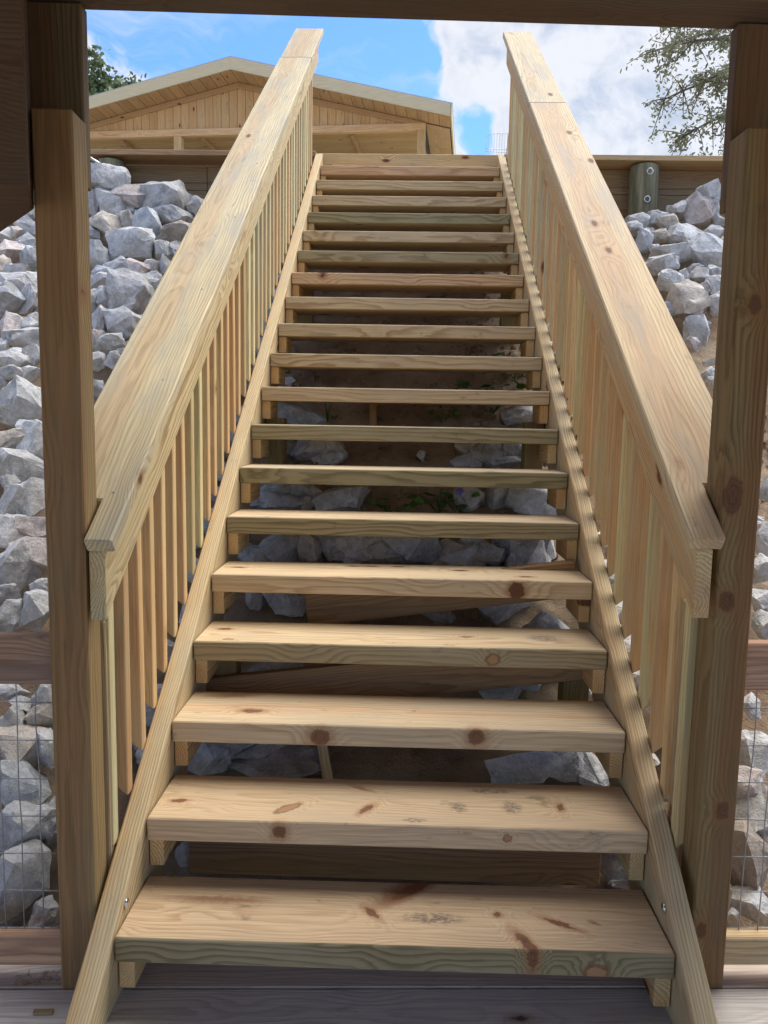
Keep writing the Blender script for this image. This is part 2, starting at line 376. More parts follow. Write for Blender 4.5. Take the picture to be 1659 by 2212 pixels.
# ------------------------------------------------------------------ deck and shelter
deck = bpy.data.objects.new('deck', None); C.objects.link(deck); deck['kind'] = 'structure'; PARW['deck'] = Matrix.Identity(4)
for k in range(-1, 9):
    v = V0 + .002 - .1435 * k - .0718
    board('plank', dk(random.uniform(-.1, .1), v, DECK_Z - .019), DU, DV, 9.2, .1388, .038, W_DECK, deck, .003, tvar(.10, .03, base=(1.02, .93, .88) if k == -1 else (1, 1, 1)))
for k in range(9, 62):
    v = V0 + .002 - .1435 * k - .0718
    board('plank', dk(0, v, DECK_Z - .019), DU, DV, 9.2, .1388, .038, W_DECK, deck, .003, tvar(.08, .03))
board('rim_joist', dk(0, V0 + .125, DECK_Z - .13), DU, (0, 0, 1), 9.2, .18, .038, W_DARK, deck)

shelter = thing('pavilion', 'open timber shelter over the deck framing the view with two posts and a beam', 'pavilion', (0, -1.0, DECK_Z))
AL, AR = du_of((-.815, .05, 0)), du_of((.833, .132, 0))
P4 = .089
zt = 1.88
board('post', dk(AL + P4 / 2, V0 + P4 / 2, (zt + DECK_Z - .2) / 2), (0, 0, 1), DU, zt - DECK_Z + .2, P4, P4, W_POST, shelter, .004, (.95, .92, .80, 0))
board('post', dk(AR - P4 / 2, V0 + P4 / 2, (zt + DECK_Z - .2) / 2), (0, 0, 1), DV, zt - DECK_Z + .2, P4, P4, W_RPOST, shelter, .004, (.70, .67, .58, 0))  # front post tints stand in for the shade under the roof
for s, a0, a1, zb in ((-1, AL - .10, du_of((-.739, .181, 0)), 1.742), (1, du_of((.742, .255, 0)), AR + .03, 1.725)):
    wd = abs(a1 - a0)
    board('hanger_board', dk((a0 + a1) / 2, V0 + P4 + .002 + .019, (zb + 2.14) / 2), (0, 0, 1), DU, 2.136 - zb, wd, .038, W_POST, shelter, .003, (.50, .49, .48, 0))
board('beam', dk(0, V0 + .065, 2.24), DU, (0, 0, 1), 9.0, .20, .129, W_DARK, shelter, .004, (.50, .52, .62, 0))  # cool dark tint puts roof shade and bluish glare into the wood
# roof of boards on rafters
for k in range(18):
    board('rafter', dk(-4.25 + .5 * k, -2.05, 2.40), DV, (0, 0, 1), 5.1, .12, .038, W_DARK, shelter, .002)
rf = prism_bm([(-4.6, -4.6), (4.6, -4.6), (4.6, .55), (-4.6, .55)], .03, 0)
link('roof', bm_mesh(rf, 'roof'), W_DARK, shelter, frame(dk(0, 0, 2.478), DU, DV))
for a in (-4.2, 4.2):
    board('side_beam', dk(a, -2.1, 2.24), DV, (0, 0, 1), 4.4, .19, .089, W_DARK, shelter)
    for v in (-4.1, -2.3):
        board('post', dk(a, v, .98), (0, 0, 1), DV, 2.32, P4, P4, W_POST, shelter, .004)
# dark block added to fill the near-black corner left of the left post
gp = [Vector(q) for q in ((-.752, -.10, 0), (-.819, .046, 0), (-.825, .075, 0), (-1.10, .39, 0), (-1.9, .39, 0), (-1.9, -.10, 0))]
bm = prism_bm([(q.x, q.y) for q in gp], .60, .004)
link('corner_filler', bm_mesh(bm, 'corner_filler'), W_DARK, shelter, Matrix.Translation((0, 0, 1.674 + .30)), (.45, .40, .40, 0))

# guard rails with welded wire, one each side of the opening
def guard(side, label):
    a0 = AL - .003 if side < 0 else AR + .003
    Lr = 1.9; ac = a0 + side * Lr / 2
    t = thing('guard_rail', label, 'guard rail', dk(ac, V0 + .045, DECK_Z), 'guard rails beside the opening')
    v = V0 + .05
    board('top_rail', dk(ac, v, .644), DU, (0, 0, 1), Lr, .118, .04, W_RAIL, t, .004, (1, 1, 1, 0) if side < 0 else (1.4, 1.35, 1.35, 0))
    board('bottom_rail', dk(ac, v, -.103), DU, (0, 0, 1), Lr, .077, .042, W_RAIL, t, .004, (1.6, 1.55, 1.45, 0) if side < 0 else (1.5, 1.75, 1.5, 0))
    random.seed(11 + side)
    i = 0; zb, zt_ = -.066, .588
    while .012 + .0475 * i < 1.2:
        a = a0 + side * (.012 + .0475 * i)
        pts = [dk(a + random.uniform(-.003, .003) + side * .010 * max(0, (.12 - z)) * 1.5, v + .012 + random.uniform(-.002, .002), z) for z in [zb + (zt_ - zb) * k / 7 for k in range(8)]]
        link('wire', bm_mesh(tube(pts, .0016, 5), 'wire', True), M_WIRE, t); i += 1
    for j in range(7):
        z = zb + .004 + .0985 * j
        pts = [dk(a0 + side * 1.25 * k / 8, v + .0145, z + random.uniform(-.002, .002)) for k in range(9)]
        link('wire', bm_mesh(tube(pts, .0016, 5), 'wire', True), M_WIRE, t)
    board('post', dk(a0 + side * (Lr + .047), v, .25), (0, 0, 1), DU, .86 + .2, P4, P4, W_POST, t, .004)
guard(-1, 'wooden guard rail filled with wire mesh at the left of the opening')
guard(1, 'wooden guard rail filled with wire mesh at the right of the opening')

# ------------------------------------------------------------------ the flight of stairs
stairs = thing('staircase', 'long steep staircase of new treated pine with open risers and two handrails', 'staircase', (0, .6, DECK_Z))
XI, XO = .661, .7185
random.seed(21)
GREEN = {0: .95, 3: .7, 5: .85, 6: .9, 7: .7, 13: .6, 15: .7}
TINT = {0: (1, .90, .80), 1: (1.02, .93, .83), 2: (1, .96, .88), 3: (1.03, .97, .85), 4: (1.02, .96, .85), 5: (1.05, .98, .87), 6: (1.02, 1, .9), 7: (.96, .96, .86), 8: (.95, .90, .8), 9: (.92, .88, .76), 10: (.93, .88, .76), 11: (.94, .9, .78), 12: (1.0, .84, .68), 13: (.85, .85, .72), 14: (.92, .87, .76), 15: (.82, .84, .72), 16: (.92, .86, .76), 17: (.9, .87, .74), 18: (.98, .80, .69)}
for i in range(19):
    jx = random.uniform(-.0012, .0012); rz = .016 * (1 - i / 14) if i < 14 else 0
    xa = Vector((math.cos(rz), math.sin(rz) * .35, 0))
    board('tread', (jx, i * RUN + .1265, i * RISE - .032), xa, Vector((-xa.y, xa.x, 0)), 2 * XI - .003, .253, .0635, W_T.get(i, W_TOP), stairs, .0035, TINT[i] + (GREEN.get(i, 0),))
    for s in (-1, 1):
        board('cleat', (s * (XI - .0205), i * RUN + .125, i * RISE - .0635 - .043), (0, 1, 0), (0, 0, 1), .21, .082, .038, W_NEW, stairs, .002, tvar(.10, .05, base=(1.14, 1.0, .80)))
# stringers, level cut where they stand on the deck
for s in (-1, 1):
    O = Vector((s * (XI + XO) / 2 + s * .0005, 0, .006))
    fm = frame(O, SV, NV); inv = fm.inverted()
    Yt = 4.44
    yb = (DECK_Z + .001 - .006) / SL
    yc = (DECK_Z + .001 - .006 + .353) / SL
    pts = [(O.x, yb, DECK_Z + .001), (O.x, yc, DECK_Z + .001), (O.x, Yt, SL * Yt + .006 - .353), (O.x, Yt, SL * Yt + .006)]
    pl = [inv @ Vector(p) for p in pts]
    link('stringer', bm_mesh(prism_bm([(p.x, p.y) for p in pl], XO - XI - .003, .0035), 'stringer'), W_NEW, stairs, fm, (1.0, .97, .90, 0))
    bz = Vector((s * (XI - .001), .082 if s < 0 else .10, .030 if s < 0 else .052))
    bmh = bmesh.new(); bmesh.ops.create_uvsphere(bmh, u_segments=14, v_segments=8, radius=.0125)
    for v_ in bmh.verts: v_.co.z *= .42
    link('bolt_head', bm_mesh(bmh, 'bolt_head', True), M_BRIGHT, stairs, frame(bz, (0, 1, 0), (0, 0, 1)))
# landing edge board at the top
board('landing_edge', (0.0, 19 * RUN + .02, 3.245 - .07), (1, 0, 0), (0, 0, 1), 2 * .70, .14, .036, W_NEW, stairs, .003, (1.06, 1.03, .9, 0))
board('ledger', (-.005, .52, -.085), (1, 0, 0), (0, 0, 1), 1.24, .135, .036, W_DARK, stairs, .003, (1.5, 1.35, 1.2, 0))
for s in (-1, 1):
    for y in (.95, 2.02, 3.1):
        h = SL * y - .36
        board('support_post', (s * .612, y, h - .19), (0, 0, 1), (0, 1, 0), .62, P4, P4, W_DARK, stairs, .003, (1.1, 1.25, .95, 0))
def brace(p0, p1, wd, y):
    p0, p1 = Vector((p0[0], y, p0[1])), Vector((p1[0], y, p1[1]))
    d = (p1 - p0).normalized(); up = Vector((-d.z, 0, d.x))
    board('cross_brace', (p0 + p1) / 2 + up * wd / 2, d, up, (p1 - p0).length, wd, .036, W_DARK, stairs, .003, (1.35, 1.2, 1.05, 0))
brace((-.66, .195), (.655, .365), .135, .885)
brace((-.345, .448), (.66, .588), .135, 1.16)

# handrails: a 2x6 on edge, cap on top, balusters outside
CAP_IN, CAP_OUT = .657, .863
R_IN, R_OUT = .6815, .719
random.seed(5)
for s in (-1, 1):
    y0 = .056 if s < 0 else .096
    ye = 4.28 if s < 0 else 4.24
    O = Vector((s * (R_IN + R_OUT) / 2, 0, .79)); fm = frame(O, SV, NV); inv = fm.inverted()
    pts = [(O.x, y0, SL * y0 + .709), (O.x, ye, SL * ye + .709), (O.x, ye, SL * ye + .871), (O.x, y0, SL * y0 + .871)]
    pl = [inv @ Vector(p) for p in pts]
    rail = link('handrail', bm_mesh(prism_bm([(p.x, p.y) for p in pl], R_OUT - R_IN, .003), 'handrail'), W_NEW, stairs, fm, (1.08, 1.0, .88, 0) if s > 0 else (1.0, .98, .88, 0))
    # cap board, notched round the deck post
    tc = .0465 * math.cos(ANG)
    O = Vector((s * (CAP_IN + CAP_OUT) / 2, 0, .8725 + .0465 / 2)); fm = frame(O, SV, Vector((1, 0, 0))); inv = fm.inverted()
    mid = .8725 + .0465 / 2
    pf = .05 if s < 0 else .131                     # front of post on this side
    post_in = -AL - P4 - .004 if s < 0 else AR - P4 - .004
    post_in = .722 if s < 0 else .738
    ys = y0 - .012
    yn = pf + P4 + .018
    yE = 4.36 if s < 0 else 4.29
    yj = 3.66 if s < 0 else 2.86                    # butt joint between two cap boards
    for out, tn in (([(CAP_IN, ys), (CAP_IN, yj), (CAP_OUT, yj), (CAP_OUT, yn), (post_in, yn), (post_in, ys)], (1, 1, .96, 0) if s < 0 else (1.02, .93, .86, 0)),
                    ([(CAP_IN - .002, yj + .003), (CAP_IN - .002, yE), (CAP_OUT - .002, yE), (CAP_OUT - .002, yj + .003)], (.95, .93, .91, 0))):
        pl = [inv @ Vector((s * a, b, SL * b + mid)) for a, b in out]
        link('rail_cap', bm_mesh(prism_bm([(p.x, p.y) for p in pl], tc, .004), 'rail_cap'), W_CAP, rail, fm, tn)
    # newel stub under the end of the rail, fixed behind the deck post
    yN = pf + P4 + .03
    zN = SL * yN + .70
    board('newel', (s * .744, yN + .012, (DECK_Z + zN) / 2 - .1), (0, 0, 1), (0, 1, 0), zN - DECK_Z + .0, .06, .040, W_POST, rail, .003, (1.25, 1.3, 1.35, 0))
    nb = 0
    y = .2015 if s < 0 else .246
    while y < 4.33:
        zb = SL * y + (-.020 if s < 0 else -.036)
        ztop = SL * y + .80
        Lb = ztop - zb
        # local X up, bevelled foot: long point on the stair side
        key = ('bal', s)
        if key not in MESHES:
            hw = .019
            bmb = bmesh.new()
            lo = [bmb.verts.new(c) for c in ((-.395, -s * hw, -hw), (-.395, -s * hw, hw), (-.395 + .03, s * hw, hw), (-.395 + .03, s * hw, -hw))]
            hi = [bmb.verts.new((.395, v_.co.y, v_.co.z)) for v_ in lo]
            bmb.faces.new(lo); bmb.faces.new(hi)
            for k in range(4): bmb.faces.new((lo[k], lo[(k + 1) % 4], hi[(k + 1) % 4], hi[k]))
            bmesh.ops.recalc_face_normals(bmb, faces=bmb.faces); bevel_all(bmb, .0025)
            MESHES[key] = bm_mesh(bmb, 'baluster')
        fm = frame((s * (.7205 + .019), y - .019 + random.uniform(-.004, .004), zb + .395 + random.uniform(-.006, .006)), (random.uniform(-.003, .003), random.uniform(-.004, .004), 1), (1, 0, 0))
        q = random.random()
        up = y > 2.0
        if up: base = (1.02, 1.08, 1.02) if q < .75 else (1.08, .93, .78)
        else: base = (1.06, .90, .74) if q < .45 else ((1, 1.03, .88) if q < .8 else (1.02, .94, .8))
        link('baluster', MESHES[key], W_BAL, rail, fm, tvar(.07, .02, base=base))
        y += .1093; nb += 1
    # screw heads on the cap
    for k in range(9 if s < 0 else 0):
        yy = .12 + k * .47 + random.uniform(-.05, .05)
        bmh = bmesh.new(); bmesh.ops.create_circle(bmh, cap_ends=True, segments=10, radius=.0032)
        r_ = bmesh.ops.extrude_face_region(bmh, geom=list(bmh.faces)); bmesh.ops.translate(bmh, verts=[v_ for v_ in r_['geom'] if isinstance(v_, bmesh.types.BMVert)], vec=(0, 0, .0012))
        link('screw_head', bm_mesh(bmh, 'screw_head'), M_BRIGHT, rail, frame((s * (.70 + random.uniform(-.006, .006)), yy, SL * yy + .9195), (1, 0, 0), SV))

# ------------------------------------------------------------------ retaining wall
wall = thing('retaining_wall', 'low dark timber retaining wall with a cap board along the top of the slope', 'retaining wall', (0, 4.6, 2.6))
random.seed(33)
for a, b in ((-7.5, -2.9), (-2.895, -.712)):
    board('cap_board', ((a + b) / 2, 4.565, 3.221), (1, 0, 0), (0, 1, 0), b - a, .30, .038, W_WALL, wall, .003, (1.5, 1.3, 1.15, 0))
for a, b in ((.712, 3.4), (3.405, 7.5)):
    board('cap_board', ((a + b) / 2, 4.565, 3.212), (1, 0, 0), (0, 1, 0), b - a, .30, .038, W_WALL, wall, .003, (1.9, 1.85, 1.7, 0))
for k in range(4):
    for a, b in ((-7.5, -1.6), (-1.596, 1.9), (1.904, 7.5)):
        board('wall_plank', ((a + b) / 2, 4.655 + random.uniform(-.003, .003), 3.098 - .187 * k), (1, 0, 0), (0, 0, 1), b - a, .184, .045, W_WALL, wall, .003, tvar(.1, .04))
def pile(x, zt_, label):
    pts = [(0, 0, 2.2 - zt_), (0, 0, -.03), (0, 0, 0)]
    bm = tube([(0, 0, -1.1), (0, 0, -.6), (0, 0, -.2), (0, 0, -.008), (0, 0, 0)], [.112, .110, .108, .107, .100], 26)
    return link('pile', bm_mesh(bm, 'pile', True), M_PILE, wall, Matrix.Translation((x, 4.515, zt_)))
pr = pile(1.79, 3.178, '')
pl_ = pile(-2.315, 3.178, '')
def eye(p, parent, tilt=0.0, shank=True):
    m_ = frame(p, (math.cos(tilt), 0, math.sin(tilt)), (-math.sin(tilt), 0, math.cos(tilt)))
    e = link('eye_bolt', bm_mesh(torus_bm(.021, .0052), 'eye_bolt', True), M_GALV, parent, m_)
    return e
for px, pz, tl in ((1.795, 3.105, .4), (1.785, 2.905, .9), (1.85, 2.79, .2)):
    eye((px, 4.385, pz), pr, tl)
eye((-2.27, 4.36, 3.075), pl_, .3)
link('threaded_rod', bm_mesh(tube([(-2.40, 4.24, 3.135), (-2.29, 4.39, 3.085)], .011, 8), 'threaded_rod', True), M_GALV, pl_)

# ------------------------------------------------------------------ house
hy = .086
HU = Vector((math.cos(hy), -math.sin(hy), 0)); HN = Vector((math.sin(hy), math.cos(hy), 0))
HP = Vector((-2.606, 10.0, 0))
def hp(u, dv, z): return HP + HU * u + HN * dv + Vector((0, 0, z))
house = thing('house', 'new pine gabled house with a pale fascia and open porch, above the wall', 'house', hp(0, 3, 3.06))
HS, PKZ, HW = .226, 6.352, 3.165
ha = math.atan(HS)
random.seed(44)
DEP = 7.0
for s in (-1, 1):
    d = Vector((HU.x * s * math.cos(ha), HU.y * s * math.cos(ha), -math.sin(ha)))
    nrm = Vector((HU.x * s * math.sin(ha), HU.y * s * math.sin(ha), math.cos(ha)))
    Ls = HW / math.cos(ha)
    # fascia along the rake with plumb-cut ends
    tl = .163
    fm = frame(hp(0, -.012, PKZ), HU * s, (0, 0, 1)); inv = fm.inverted()
    ol = [(0, 0), (HW, -HS * HW), (HW, -HS * HW - tl), (0, -tl)]
    link('rake_fascia', bm_mesh(prism_bm(ol, .024, .002), 'rake_fascia'), W_FASC, house, fm)
    # roof slab
    c = hp(0, DEP / 2 + .003, PKZ + .012) + d * (Ls / 2) - nrm * .03
    roof_bm = prism_bm([(-Ls / 2 - .02 * 0, -DEP / 2), (Ls / 2 + .03, -DEP / 2), (Ls / 2 + .03, DEP / 2), (-Ls / 2, DEP / 2)], .03, 0)
    link('roof_plane', bm_mesh(roof_bm, 'roof_plane'), M_ROOF, house, frame(c + nrm * .03, d, HN))
    # soffit boards under the front overhang, laid across the rake
    nb = 20
    for k in range(nb):
        wd = Ls / nb
        c = hp(0, .21, PKZ - tl + .004) + d * (wd * (k + .5))
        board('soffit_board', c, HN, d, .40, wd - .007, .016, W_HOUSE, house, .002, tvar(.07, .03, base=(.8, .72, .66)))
    # soffit under the side eave
    for k in range(7):
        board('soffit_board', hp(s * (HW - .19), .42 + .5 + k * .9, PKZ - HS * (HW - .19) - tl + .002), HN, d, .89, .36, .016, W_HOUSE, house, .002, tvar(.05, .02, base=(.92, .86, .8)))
    link('eave_fascia', bm_mesh(prism_bm([(0, 0), (DEP, 0), (DEP, -tl), (0, -tl)], .022, .002), 'eave_fascia'), W_FASC, house, frame(hp(s * (HW + .014), .002, PKZ - HS * HW), HN, (0, 0, 1)))
    # frieze board at the top of the gable wall
    fm = frame(hp(0, .388, PKZ - tl - .012), HU * s, (0, 0, 1))
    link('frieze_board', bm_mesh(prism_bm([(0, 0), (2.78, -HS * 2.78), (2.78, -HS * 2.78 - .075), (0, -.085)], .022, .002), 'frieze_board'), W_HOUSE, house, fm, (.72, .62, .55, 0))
# siding: grooved boards cut to the rake
bw = .125
x = -2.78
while x < 2.78 - .01:
    x1 = min(x + bw, 2.78)
    top = lambda u: PKZ - tl - .02 - HS * abs(u) - 5.53
    pts = [(x + .003, 0), (x1 - .002, 0), (x1 - .002, max(.01, top(x1)))]
    if x < 0 < x1: pts.append((0, top(0)))
    pts.append((x + .003, max(.01, top(x))))
    cx = (x + x1) / 2
    # local X runs up the board
    pl = [(b, -(a - cx)) for a, b in pts]
    link('siding_board', bm_mesh(prism_bm(pl, .018, .0025), 'siding_board'), W_HOUSE, house, frame(hp(cx, .412, 5.53), (0, 0, 1), -HU), tvar(.05, .02, base=(.96, .84, .70)))
    x = x1
board('porch_beam', hp(0, .415, 5.483), HU, (0, 0, 1), 5.60, .10, .09, W_HOUSE, house, .003, (1.12, 1.0, .9, 0))
for u in (-2.74, -.95, .92, 2.74):
    board('porch_post', hp(u, .42, (5.43 + 3.06) / 2), (0, 0, 1), HU, 5.43 - 3.06, .115, .115, W_NEW, house, .004, (1.08, 1.03, .9, 0))
for k in range(18):
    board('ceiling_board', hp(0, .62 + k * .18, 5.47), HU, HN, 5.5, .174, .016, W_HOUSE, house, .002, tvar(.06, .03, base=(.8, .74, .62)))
for u in (-1.9, -.6, .5, 1.7):
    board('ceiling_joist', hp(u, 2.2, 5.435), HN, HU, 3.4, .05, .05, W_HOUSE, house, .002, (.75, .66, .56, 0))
link('back_wall', bm_mesh(prism_bm([(-2.75, 0), (2.75, 0), (2.75, 2.42), (-2.75, 2.42)], .08, .004), 'back_wall'), W_HOUSE, house, frame(hp(0, 3.9, 3.06), HU, (0, 0, 1)))
for s in (-1, 1):
    link('side_wall', bm_mesh(prism_bm([(0, 0), (3.0, 0), (3.0, 2.5), (0, 2.5)], .08, .004), 'side_wall'), W_HOUSE, house, frame(hp(s * 2.72, 3.95, 3.06), HN, (0, 0, 1)))

# ------------------------------------------------------------------ dish antenna beyond the stair head
dish = thing('dish_antenna', 'wire grid dish antenna on a thin pole beside the stair head', 'antenna', (1.43, 10.0, 3.06))
link('pole', bm_mesh(tube([(1.405, 10.02, 3.06), (1.405, 10.02, 5.14)], .022, 10), 'pole', True), M_GRID, dish)
def dz_(u, v): return (u * u + v * v) * .55
for k in range(15):
    u = -.27 + .54 * k / 14; hgt = .30 * math.sqrt(max(0, 1 - (u / .285) ** 4)) * .78
    pts = [(1.36 + u, 9.93 + .10 - dz_(u, v), 5.12 + v) for v in [-hgt + 2 * hgt * j / 8 for j in range(9)]]
    link('grid_bar', bm_mesh(tube(pts, .0022, 5), 'grid_bar', True), M_GRID, dish)
for v in (-.228, -.02, .02, .228):
    pts = [(1.36 + u, 9.93 + .10 - dz_(u, v), 5.12 + v * (1 if abs(v) < .1 else math.sqrt(max(.2, 1 - (u / .33) ** 4)))) for u in [-.27 + .54 * j / 10 for j in range(11)]]
    link('grid_bar', bm_mesh(tube(pts, .0045, 5), 'grid_bar', True), M_GRID, dish)
link('feed_arm', bm_mesh(tube([(1.37, 9.62, 5.10), (1.37, 9.62, 5.22), (1.385, 9.80, 5.12), (1.40, 9.98, 5.12)], .016, 8), 'feed_arm', True), M_GRID, dish)

# ------------------------------------------------------------------ trees
def leaf_crown(name, pts, n, spread, size, m, parent, aspect=2.2, droop=.4):
    """leaf-sized faces scattered round twig points"""
    bm = bmesh.new()
    for _ in range(n):
        p = random.choice(pts)
        c = p + Vector((random.gauss(0, spread), random.gauss(0, spread), random.gauss(0, spread)))
        a = Vector((random.gauss(0, 1), random.gauss(0, 1), random.gauss(-droop, .7))).normalized()
        b = a.cross(Vector((random.gauss(0, 1), random.gauss(0, 1), random.gauss(0, 1)))).normalized()
        L = size * random.uniform(.6, 1.2); wd = L / aspect
        nrm = a.cross(b)
        q = [c, c + a * L * .35 + b * wd * .5 + nrm * wd * .12, c + a * L * .75 + b * wd * .42 + nrm * wd * .1, c + a * L, c + a * L * .75 - b * wd * .42 + nrm * wd * .1, c + a * L * .35 - b * wd * .5 + nrm * wd * .12]
        vs_ = [bm.verts.new(v_) for v_ in q]
        bm.faces.new(vs_[:4]); bm.faces.new([vs_[0]] + vs_[3:])
    o = link(name, bm_mesh(bm, name), m, parent)
    return o
random.seed(101)
oak = thing('oak_tree', 'small-leaved oak tree reaching in from the right above the retaining wall', 'tree', (4.6, 7.4, 3.06))
link('trunk', bm_mesh(tube([(4.6, 7.4, 3.0), (4.62, 7.4, 3.8), (4.5, 7.3, 4.8), (4.45, 7.2, 6.0), (4.5, 7.1, 7.2)], [.17, .14, .115, .08, .03], 10), 'trunk', True), M_BARK, oak)
twigs = []
BR = [((4.5, 7.3, 4.5), (3.3, 6.6, 4.55), (2.72, 6.4, 4.06)), ((4.5, 7.3, 4.8), (3.4, 6.6, 4.95), (2.5, 6.45, 4.42)), ((4.47, 7.25, 5.2), (3.3, 6.7, 5.25), (2.40, 6.5, 4.90)), ((4.47, 7.2, 5.5), (3.4, 6.9, 5.6), (2.6, 6.7, 5.3)),
      ((4.5, 7.3, 4.3), (3.6, 6.6, 4.3), (3.05, 6.4, 3.80)), ((4.5, 7.3, 5.0), (3.5, 6.5, 4.9), (2.85, 6.3, 4.55)), ((4.5, 7.2, 5.8), (4.0, 6.4, 6.0), (3.5, 5.9, 5.9)), ((4.5, 7.2, 6.2), (5.2, 7.6, 6.5), (5.8, 7.8, 6.3)), ((4.5, 7.3, 5.0), (5.4, 7.0, 5.2), (6.1, 6.8, 4.9)), ((4.5, 7.2, 6.4), (4.3, 8.0, 6.9), (4.0, 8.6, 6.8)), ((4.5, 7.2, 5.6), (3.7, 7.8, 5.9), (3.1, 8.2, 5.7))]
def bez(a, b, c, t): return Vector(a) * (1 - t) ** 2 + Vector(b) * 2 * t * (1 - t) + Vector(c) * t * t
for a, b, c in BR:
    pts = [bez(a, b, c, k / 9) + Vector((random.gauss(0, .012),) * 3) for k in range(10)]
    link('branch', bm_mesh(tube(pts, [.034 - .003 * k for k in range(10)], 6), 'branch', True), M_BARK, oak)
    for k in range(3, 10):
        for _ in range(7 if k < 9 else 6):
            d = Vector((random.gauss(-.25, .5), random.gauss(-.1, .5), random.gauss(-.1, .4))).normalized() * random.uniform(.1, .32)
            tw = [pts[k] + d * j / 4 + Vector((0, 0, -.05 * (j / 4) ** 2)) for j in range(5)]
            link('twig', bm_mesh(tube(tw, [.007, .006, .005, .004, .003], 4), 'twig'), M_BARK, oak)
            twigs += tw[1:] + tw[2:]
leaf_crown('crown', twigs, 10500, .030, .050, M_LEAF, oak, 2.5)
random.seed(102)
def far_tree(name, label, c, R, zt_, n, size):
    t = thing(name, label, 'tree', (c[0], c[1], 3.06))
    link('trunk', bm_mesh(tube([(c[0], c[1], 3.0), (c[0] + .1, c[1], 4.5), (c[0], c[1], zt_)], [.22, .16, .05], 10), 'trunk', True), M_BARK, t)
    pts = []
    for _ in range(90):
        d = Vector((random.gauss(0, 1), random.gauss(0, 1), random.gauss(0, .75))).normalized() * R * random.uniform(.45, 1)
        p = Vector((c[0], c[1], c[2])) + d
        pts += [p + Vector((random.gauss(0, .16), random.gauss(0, .16), random.gauss(0, .12))) for _ in range(10)]
    for k in range(7):
        p = Vector(pts[k * 70])
        link('limb', bm_mesh(tube([(c[0], c[1], c[2] - R * .8), (p + Vector((c[0], c[1], c[2] - R * .4))) / 2, p], [.08, .05, .015], 6), 'limb', True), M_BARK, t)
    leaf_crown('crown', pts, n, .10, size, M_LEAF2, t, 1.8)
far_tree('broadleaf_tree', 'dark green bushy tree rising behind the left side of the house roof', (-7.9, 17.3, 8.22), 1.5, 8.5, 17000, .13)
far_tree('broadleaf_tree', 'low dark green tree crown just above the house roof, right of the taller one', (-6.55, 17.6, 8.2), .95, 8.4, 9000, .12)

# ------------------------------------------------------------------ riprap
def rock_mesh(w_, h_, d_, seed):
    rnd = random.Random(seed)
    bm = bmesh.new()
    pw = rnd.uniform(2.2, 4.0)
    for _ in range(rnd.randint(13, 22)):
        v = Vector((rnd.gauss(0, 1), rnd.gauss(0, 1), rnd.gauss(0, 1))).normalized()
        k = (abs(v.x) ** pw + abs(v.y) ** pw + abs(v.z) ** pw) ** (-1 / pw)
        bm.verts.new(v * k * rnd.uniform(.86, 1.0))
    r_ = bmesh.ops.convex_hull(bm, input=list(bm.verts))
    bmesh.ops.delete(bm, geom=[v for v in bm.verts if not v.link_faces], context='VERTS')
    for _ in range(2):
        bmesh.ops.subdivide_edges(bm, edges=list(bm.edges), cuts=1, use_grid_fill=True)
    bmesh.ops.triangulate(bm, faces=list(bm.faces))
    off = Vector((seed * 1.37, seed * .71, 0))
    bm.normal_update()
    mv = [(v, v.normal.copy()) for v in bm.verts]
    for v, nn in mv:
        f = mnoise.fractal(v.co * 1.9 + off, .8, 2.1, 4, noise_basis='PERLIN_ORIGINAL')
        v.co += nn * (.12 * f - .012 + .05 * mnoise.noise(v.co * 7 + off))
    bmesh.ops.smooth_vert(bm, verts=list(bm.verts), factor=.10, use_axis_x=True, use_axis_y=True, use_axis_z=True)
    bm.normal_update()
    for e in bm.edges: e.smooth = e.calc_face_angle(0) < .42
    a = Vector((1e9,) * 3); b = -a
    for v in bm.verts:
        for i in range(3): a[i] = min(a[i], v.co[i]); b[i] = max(b[i], v.co[i])
    for v in bm.verts:
        v.co = Vector(((v.co.x - (a.x + b.x) / 2) / (b.x - a.x) * w_, (v.co.y - (a.y + b.y) / 2) / (b.y - a.y) * d_, (v.co.z - (a.z + b.z) / 2) / (b.z - a.z) * h_))
    return bm
TC = {'g': (1, 1, 1), 'b': (.92, .98, 1.04), 'p': (1.07, .96, .92), 't': (1.03, .94, .83), 'w': (1.15, 1.17, 1.18), 'd': (.55, .47, .40)}
TW = {'g': 'grey', 'b': 'bluish grey', 'p': 'pinkish', 't': 'tan stained', 'w': 'pale', 'd': 'dark brown'}
